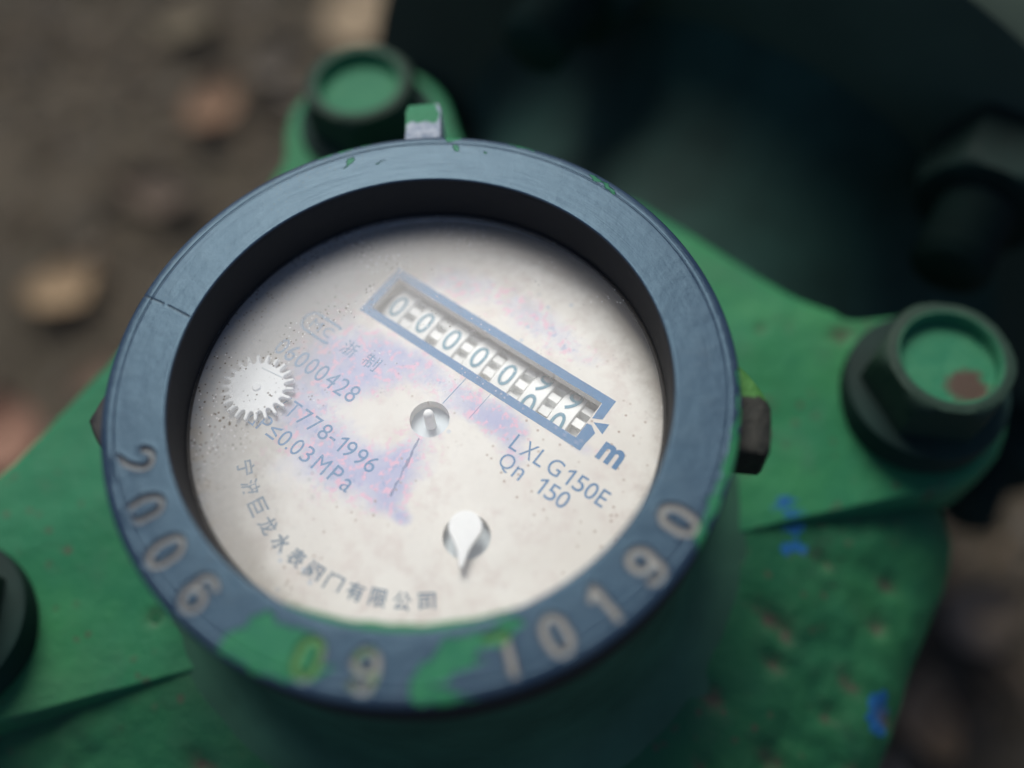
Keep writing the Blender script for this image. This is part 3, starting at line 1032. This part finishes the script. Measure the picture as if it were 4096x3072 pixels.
# blue border of the counter window (four bars, the right one broken by a pale arrow gap)
def ragged(poly, st=0.8, amp=0.06):
    out = []
    for i in range(len(poly)):
        a, b = np.array(poly[i], float), np.array(poly[(i + 1) % len(poly)], float)
        m = max(1, int(np.hypot(*(b - a)) / st))
        for k in range(m):
            q = a + (b - a) * k / m
            out.append((q[0] + amp * noise.noise((q[0] * 2.1, q[1] * 2.1, 1)), q[1] + amp * noise.noise((q[0] * 2.1, q[1] * 2.1, 5))))
    return out
rect_strip([ragged([(-26.55, 10.88), (26.45, 10.88), (26.45, 12.68), (-26.55, 12.68)]),
            ragged([(-26.55, 21.25), (26.25, 21.25), (26.25, 23.1), (-26.55, 23.1)]),
            ragged([(-26.55, 12.68), (-24.9, 12.68), (-24.9, 21.25), (-26.55, 21.25)]),
            ragged([(24.35, 12.68), (26.45, 12.68), (26.75, 15.4), (25.3, 16.4), (24.35, 16.2)]),
            ragged([(24.55, 17.6), (26.3, 18.5), (26.25, 21.25), (24.35, 21.25)])], M['ink'], 'counter_border', 'blue border printed round the counter window')
rect_strip([[(25.2, 17.1), (27.95, 15.95), (27.85, 18.4)]], M['ink'], 'printed_arrow', 'small blue triangle pointing into the counter window')
print_chars([('m', 31.6, 13.35, 3.9, 4.6, 0)], M['ink'], label='bold printed letter m', bold=0.035)
H = 3.35
print_chars([('L', 16.2, 5.45, H, 1.7, 0), ('X', 18.95, 5.55, H, 2.5, 0), ('L', 21.6, 5.55, H, 1.7, 0), ('G', 24.75, 5.6, H, 2.7, 0), ('1', 27.75, 5.6, H, None, 0),
             ('5', 30.2, 5.6, H, 2.0, 0), ('0', 32.6, 5.6, H, 2.1, 0), ('E', 35.0, 5.6, H, 1.7, 0)], M['ink'], label='blue print LXLG150E')
print_chars([('Q', 17.0, 1.2, H + 0.3, 2.8, 0), ('n', 19.95, 0.75, 2.4, 1.8, 0), ('1', 24.7, 1.3, H, None, 0), ('5', 27.1, 1.3, H, 2.0, 0), ('0', 29.4, 1.3, H, 2.1, 0)], M['ink'], label='blue print Qn 150')
print_chars([(c, u, -13.35, H, w, 0) for c, u, w in (('J', -29.5, 1.5), ('B', -27.0, 1.9), ('/', -24.7, 1.3), ('T', -22.3, 2.1), ('7', -19.45, 1.9), ('7', -16.9, 1.9), ('8', -14.25, 2.0), ('1', -10.2, None), ('9', -8.1, 2.0), ('9', -5.45, 2.0), ('6', -2.95, 2.0))]
            + [('-', -12.2, -13.6, 0.45, 1.3, 0)], M['ink'], label='blue print T778-1996 running out from under the gear')
print_chars([('Δ', -27.3, -18.7, H, 2.3, 0), ('P', -24.6, -18.7, H, 2.0, 0), ('≤', -22.1, -18.9, 2.9, 2.1, 0), ('0', -19.5, -18.7, H, 2.0, 0), ('.', -17.95, -20.1, 0.5, 0.5, 0), ('0', -16.4, -18.7, H, 2.0, 0), ('3', -13.85, -18.7, H, 1.9, 0),
             ('M', -10.35, -18.7, H, 2.7, 0), ('P', -6.9, -18.65, H, 2.0, 0), ('a', -4.0, -19.2, 2.5, 1.9, 0)], M['ink'], label='blue print 0.03MPa')
print_chars([(c, -33.4 + i * 2.584, -4.3, 3.75, w, 0) for i, (c, w) in enumerate(zip('06000428', (2.0, 2.0, 2.0, 2.0, 2.0, 2.1, 2.0, 2.0)))], M['ink_faded'], label='faded blue serial number 06000428')
print_chars([('M', -31.2, 3.3, 2.2, 2.3, 0), ('C', -28.2, 3.3, 2.2, 2.0, 0), ('浙', -22.2, 2.9, 3.3, 3.2, 0), ('制', -16.8, 3.1, 3.3, 3.2, 0)], M['ink_faded'], label='faded approval mark and two characters')
# outline of the approval mark
def stroke(pts, w):
    pts = np.array(pts, float)
    tn = np.gradient(pts, axis=0)
    tn /= np.hypot(tn[:, 0], tn[:, 1])[:, None]
    nn = np.stack([-tn[:, 1], tn[:, 0]], 1) * w / 2
    return [[tuple(pts[i] + nn[i]), tuple(pts[i + 1] + nn[i + 1]), tuple(pts[i + 1] - nn[i + 1]), tuple(pts[i] - nn[i])] for i in range(len(pts) - 1)]
logo = arc(-27.3, 3.3, 1.6, 2.15, 60, 90, 6) + [(-28.5, 5.45), (-31.5, 5.45)] + arc(-32.4, 3.3, 1.9, 2.15, 90, 270, 16) + [(-31, 1.15), (-28.5, 1.15)] + arc(-27.3, 3.3, 1.6, 2.15, 270, 300, 6)
rect_strip(stroke(logo, 0.55), M['ink_faded'], 'approval_mark')
# the maker's line along the lower arc
cn = '宁波巨龙水表阀门有限公司'
a0, a1 = -128.0, -52.2
items = []
for i, ch in enumerate(cn):
    a = a0 + (a1 - a0) * i / (len(cn) - 1)
    items.append((ch, 34.65 * math.cos(R(a)), 34.65 * math.sin(R(a)), 3.3, 3.1, a + 90))
print_chars(items, M['ink_grey'], label='curved line of small Chinese characters', bold=0.02)
# fine seam lines and the dark streak under the middle hole
rect_strip([[(-0.1, 4.0), (0.05, 4.0), (0.35, 10.8), (0.2, 10.8)], [(5.9, 4.4), (6.0, 4.4), (6.2, 10.8), (6.1, 10.8)]], M['ink_faded'], 'seam_line')
sl = []
for i in range(16):
    t = i / 15
    sl.append((0.9 + 3.0 * t + 0.35 * noise.noise((t * 8, 3, 1)), -4.2 - 12 * t))
V_ = []
for i in range(15):
    w0 = 0.15 + 0.35 * abs(noise.noise((i * 0.9, 8, 2)))
    w1 = 0.15 + 0.35 * abs(noise.noise(((i + 1) * 0.9, 8, 2)))
    V_.append([(sl[i][0] - w0, sl[i][1]), (sl[i][0] + w0, sl[i][1]), (sl[i + 1][0] + w1, sl[i + 1][1]), (sl[i + 1][0] - w1, sl[i + 1][1])])
rect_strip(V_, M['ink_trace'], 'ink_streak')

# number drums
DR, DTOP = 11.0, -18.6
def drum_verts(segs):
    """cylinder band about the text direction: list of (u, radius fn)"""
AXU = np.array([TU[0], TU[1], 0.0])
AXV = np.array([TV[0], TV[1], 0.0])
def on_drum(u, ang, r, vc):
    """point on a drum; ang = 0 is the top, positive towards the top of the dial"""
    return AXU * u + AXV * (vc + r * math.sin(ang)) + UZ * (DTOP - DR + r * math.cos(ang))
VC = 17.1
def sliced(q, f):
    # cut a flat figure into narrow bands so that it can follow the drum
    bm = bmesh.new()
    bv = [bm.verts.new((x, y, 0)) for x, y in q]
    for t in f:
        try:
            bm.faces.new([bv[i] for i in t])
        except ValueError:
            pass
    for y in np.arange(-2.6, 2.6, 0.4):
        bmesh.ops.bisect_plane(bm, geom=bm.verts[:] + bm.edges[:] + bm.faces[:], plane_co=(0, y, 0), plane_no=(0, 1, 0))
    bm.verts.index_update()
    out = [(v.co.x, v.co.y) for v in bm.verts], [tuple(v.index for v in t.verts) for t in bm.faces]
    bm.free()
    return out
for k in range(7):
    uc = -22.0 + 6.83 * k
    roll = 0.0 if k < 5 else 3.35 / DR
    u0, u1 = uc - 2.15, uc + 2.15
    V, F = [], []
    n = 64
    rows = [(u0, 8.0), (u0, DR - 0.25), (u0 + 0.25, DR), (u1 - 0.2, DR), (u1, DR - 0.25), (u1, 8.0)]
    for i in range(n):
        a = 2 * math.pi * i / n
        for u, r in rows:
            V.append(tuple(on_drum(u, a, r, VC)))
    m = len(rows)
    for i in range(n):
        j = (i + 1) % n
        for q in range(m - 1):
            F.append((i * m + q, i * m + q + 1, j * m + q + 1, j * m + q))
    dr = mk('number_drum', V, F, M['drum'], meter, sharp=35)
    # toothed side of the drum
    V, F = [], []
    nt = 20
    ph = 0.13 * k
    for i in range(nt):
        a = 2 * math.pi * (i + 0.1) / nt + ph
        b = a + math.pi / nt
        for aa in (a, b):
            for u in (u1 + 0.02, u1 + 2.25):
                for r in (8.4, DR - 0.45):
                    V.append(tuple(on_drum(u, aa, r, VC)))
        s = i * 8
        F += [(s + 1, s + 3, s + 7, s + 5), (s, s + 1, s + 5, s + 4), (s + 2, s + 6, s + 7, s + 3), (s, s + 2, s + 3, s + 1), (s + 4, s + 5, s + 7, s + 6)]
    s = len(V)
    for i in range(n):
        a = 2 * math.pi * i / n
        V.append(tuple(on_drum(u1, a, 8.6, VC))); V.append(tuple(on_drum(u1 + 2.3, a, 8.6, VC)))
    for i in range(n):
        j = (i + 1) % n
        F.append((s + 2 * i, s + 2 * i + 1, s + 2 * j + 1, s + 2 * j))
    mk('drum_teeth', V, F, M['drum'], dr, smooth=False)
    for ch, off in ((('0', 0.0),) if k < 5 else (('0', -3.15), ('9', 2.85))):
        bv, bf = glyph(ch, 0.004)
        # split long edges so the figure follows the drum
        lo, hi = bv.min(0), bv.max(0)
        q = (bv - (lo + hi) / 2) * (2.75 / (hi[0] - lo[0]), 5.1 / (hi[1] - lo[1]))
        q, bf = sliced(q, bf)
        V = [tuple(on_drum(uc - 0.05 + x, (y + off) / DR, DR + 0.07, VC)) for x, y in q]
        mk('drum_figure', V, bf, M['drum_ink'], dr, smooth=False)
    dr['label'] = 'white number drum showing 0' if k < 5 else 'white number drum between 9 and 0'
# dark axle bar seen behind the drums
# gear, middle pin and pointer
def gear():
    nt, ro, ri = 22, 7.05, 5.35
    pts = []
    for i in range(nt):
        a = 2 * math.pi * i / nt
        p = 2 * math.pi / nt
        for da, r in ((-0.30, ri), (-0.20, ri + 0.35), (-0.15, ro - 0.3), (-0.08, ro), (0.08, ro), (0.15, ro - 0.3), (0.20, ri + 0.35), (0.30, ri), (0.40, ri - 0.12), (0.5, ri - 0.16), (0.6, ri - 0.12)):
            pts.append((r * math.cos(a + da * p), r * math.sin(a + da * p)))
    return pts
gp = [tuple(uv(-30.5 + x, -14.2 + y)) for x, y in gear()]
v, f = prism(gp, DZ + 0.5, DZ + 1.5, 0.12, 1)
gobj = mk('leak_indicator_gear', v, f, M['white'], meter, smooth=False)
gobj['label'] = 'white toothed indicator gear at the left of the dial'
c = uv(-30.5, -14.2)
lv, lf = lathe([(0.01, 0.3), (0.7, 0.3), (0.9, 0.1), (0.9, 0)], 20)
mk('hub', [(x + c[0], y + c[1], z + DZ + 1.5) for x, y, z in lv], lf, M['white'], gobj, sharp=40)
e = [tuple(uv(-30.5 + x, -14.2 + y)) for x, y in ((-1.9, 3.6), (2.6, 4.3), (2.6, 4.45), (-1.9, 3.75))]
v, f = prism(e, DZ + 1.5, DZ + 1.62)
mk('rib', v, f, M['inner'], gobj, smooth=False)

lv, lf = lathe([(0.01, -13.1), (0.45, -13.2), (0.8, -13.5), (0.98, -14.0), (1.0, -14.6), (1.05, -18.6)], 28)
mk('centre_pin', lv, lf, M['white'], meter)
for hx, hy, hr in ((0, 0, 4.0), (19.6, -14.1, 4.5)):
    c = uv(hx, hy)
    lv, lf = lathe([(hr, -18.5), (hr * 0.5, -18.55), (0.02, -18.6)], 32)
    mk('hole_floor', [(x + c[0], y + c[1], z) for x, y, z in lv], lf, M['inner'], meter)
# pointer: round head drawn out to a tip
pc = np.array([19.0, -13.4]); tip = np.array([22.9, -19.7])
dv_ = tip - pc
L_ = np.hypot(*dv_); ex = dv_ / L_; ey = np.array([-ex[1], ex[0]])
pr = 2.95
pts = []
for a in np.linspace(52, 308, 36):
    pts.append(pc + pr * (math.cos(R(a)) * ex + math.sin(R(a)) * ey))
lowpts = [(3.2, -1.55), (4.4, -1.0), (6.0, -0.62), (7.2, -0.35), (7.5, 0.0), (7.2, 0.35), (6.0, 0.62), (4.4, 1.0), (3.2, 1.55)]
for x, y in lowpts:
    pts.append(pc + x * ex + y * ey)
v, f = prism([tuple(uv(*q)) for q in pts], DZ + 1.3, DZ + 2.4, 0.15, 1)
mk('pointer', v, f, M['white'], meter, sharp=40)['label'] = 'white teardrop shaped pointer'
c = uv(*pc)
lv, lf = lathe([(0.9, DZ + 1), (0.9, -18.6)], 20)
mk('pointer_shaft', [(x + c[0], y + c[1], z) for x, y, z in lv], lf, M['white'], meter)

# ------------------------------------------------------------------ things lying on the soil
rnd = random.Random(11)
def leaf_mesh(name, L, Wd, curl, seed, mat):
    V, F = [], []
    n, m = 14, 6
    for i in range(n + 1):
        t = i / n
        w = Wd * (math.sin(math.pi * t ** 0.85) ** 0.8) * (1 + 0.12 * noise.noise((t * 6, seed, 0)))
        for j in range(m + 1):
            s = j / m * 2 - 1
            z = curl * (s * s * 0.8 + (2 * t - 1) ** 2) + 2.5 * noise.noise((t * 3, s * 1.5, seed)) + 1.0 * (abs(s) < 0.01)
            V.append(((t - 0.5) * L, s * w / 2, z))
    for i in range(n):
        for j in range(m):
            F.append((i * (m + 1) + j, i * (m + 1) + j + 1, (i + 1) * (m + 1) + j + 1, (i + 1) * (m + 1) + j))
    return V, F
leaves = [
    (-173, 272, 46, 36, (0.34, 0.25, 0.155), 25, 'pale tan dry leaf on soil beside the left edge of the green plate'),
    (-81, 381, 50, 34, (0.27, 0.175, 0.115), 60, 'orange brown dry leaf on soil up and left of the rear bolt'),
    (18, 432, 86, 52, (0.30, 0.235, 0.155), 80, 'large tan leaf at the top edge beside the dark flange'),
    (-88, 448, 52, 34, (0.17, 0.145, 0.10), -20, 'olive brown leaf near the top edge left of the largest leaf'),
    (-204, 186, 58, 40, (0.24, 0.14, 0.10), 100, 'reddish brown leaf at the left edge of the picture'),
    (-150, 206, 44, 30, (0.155, 0.11, 0.08), 10, 'dark brown leaf just outside the left edge of the green plate'),
    (-118, 322, 60, 30, (0.14, 0.11, 0.085), 140, 'dull grey brown leaf halfway between plate and picture top'),
    (-40, 402, 40, 30, (0.16, 0.14, 0.115), 30, 'small grey leaf on soil left of the flange rim'),
    (170, -54, 40, 30, (0.30, 0.21, 0.13), 70, 'tan leaf low in the right corner beside the pitted casting'),
    (212, -20, 46, 34, (0.17, 0.14, 0.11), 15, 'grey brown leaf at the right edge above the corner leaf'),
]
for k, (x, y, L, Wd, colr, rot, lab) in enumerate(leaves):
    m_ = mat_plain('dry_leaf_%d' % k, tuple(v * 0.95 for v in colr), 0.8, 0.2, 0.25, 60, 0.5)
    V, F = leaf_mesh('l', L * 0.95, Wd * 0.85, 8, k * 3.1, m_)
    z = 9 * noise.noise((x / 90, (y - 150) / 90, 0.3)) + 4 * noise.noise((x / 31, (y - 150) / 31, 4.3)) - 6
    o = mk('dry_leaf', V, F, m_, None, loc=(x, y, z + 3.5), raw=True)
    o.rotation_euler = (R(rnd.uniform(-8, 8)), R(rnd.uniform(-8, 8)), R(rot))
    tag(o, lab, 'leaf', 'dry leaves on the soil')
# crumbs, twigs and leaf bits too small and many to count
V, F = [], []
for k in range(4200):
    x, y = rnd.uniform(-420, 420), rnd.uniform(-220, 640)
    if math.hypot(x, y) < 60:
        continue
    z = 9 * noise.noise((x / 90, (y - 150) / 90, 0.3)) + 4 * noise.noise((x / 31, (y - 150) / 31, 4.3)) - 6
    l, w, a = rnd.uniform(5, 26), rnd.uniform(3, 9), rnd.uniform(0, 6.28)
    ca, sa = math.cos(a), math.sin(a)
    h = rnd.uniform(1.5, 6)
    s = len(V)
    base = [(-l / 2, 0, 0), (0, -w / 2, rnd.uniform(0, 3)), (l / 2, 0, rnd.uniform(0, 5)), (0, w / 2, rnd.uniform(0, 3)), (0, 0, h)]
    for bx, by, bz in base:
        V.append((x + bx * ca - by * sa, y + bx * sa + by * ca, z + bz))
    F += [(s, s + 1, s + 4), (s + 1, s + 2, s + 4), (s + 2, s + 3, s + 4), (s + 3, s, s + 4)]
def mat_litter():
    t = NT('leaf_litter')
    n = t.noise(24, 3)
    c = t.mix(t.ramp(n, 0.35, 0.65), (0.05, 0.045, 0.037), (0.15, 0.115, 0.080))
    c = t.mix(t.ramp(t.noise(41, 2, 0.5, t.vmap((1, 1, 1), (0.4, 0, 0))), 0.55, 0.65), c, (0.16, 0.15, 0.135))
    return t.done(t.pbr(c, 0.9, 0.0, 0.2))
lit = mk('leaf_litter', V, F, mat_litter(), raw=True, smooth=False)
lit['kind'] = 'stuff'
tag(lit, 'crumbs of dry leaf and soil scattered over the ground', 'leaf litter')
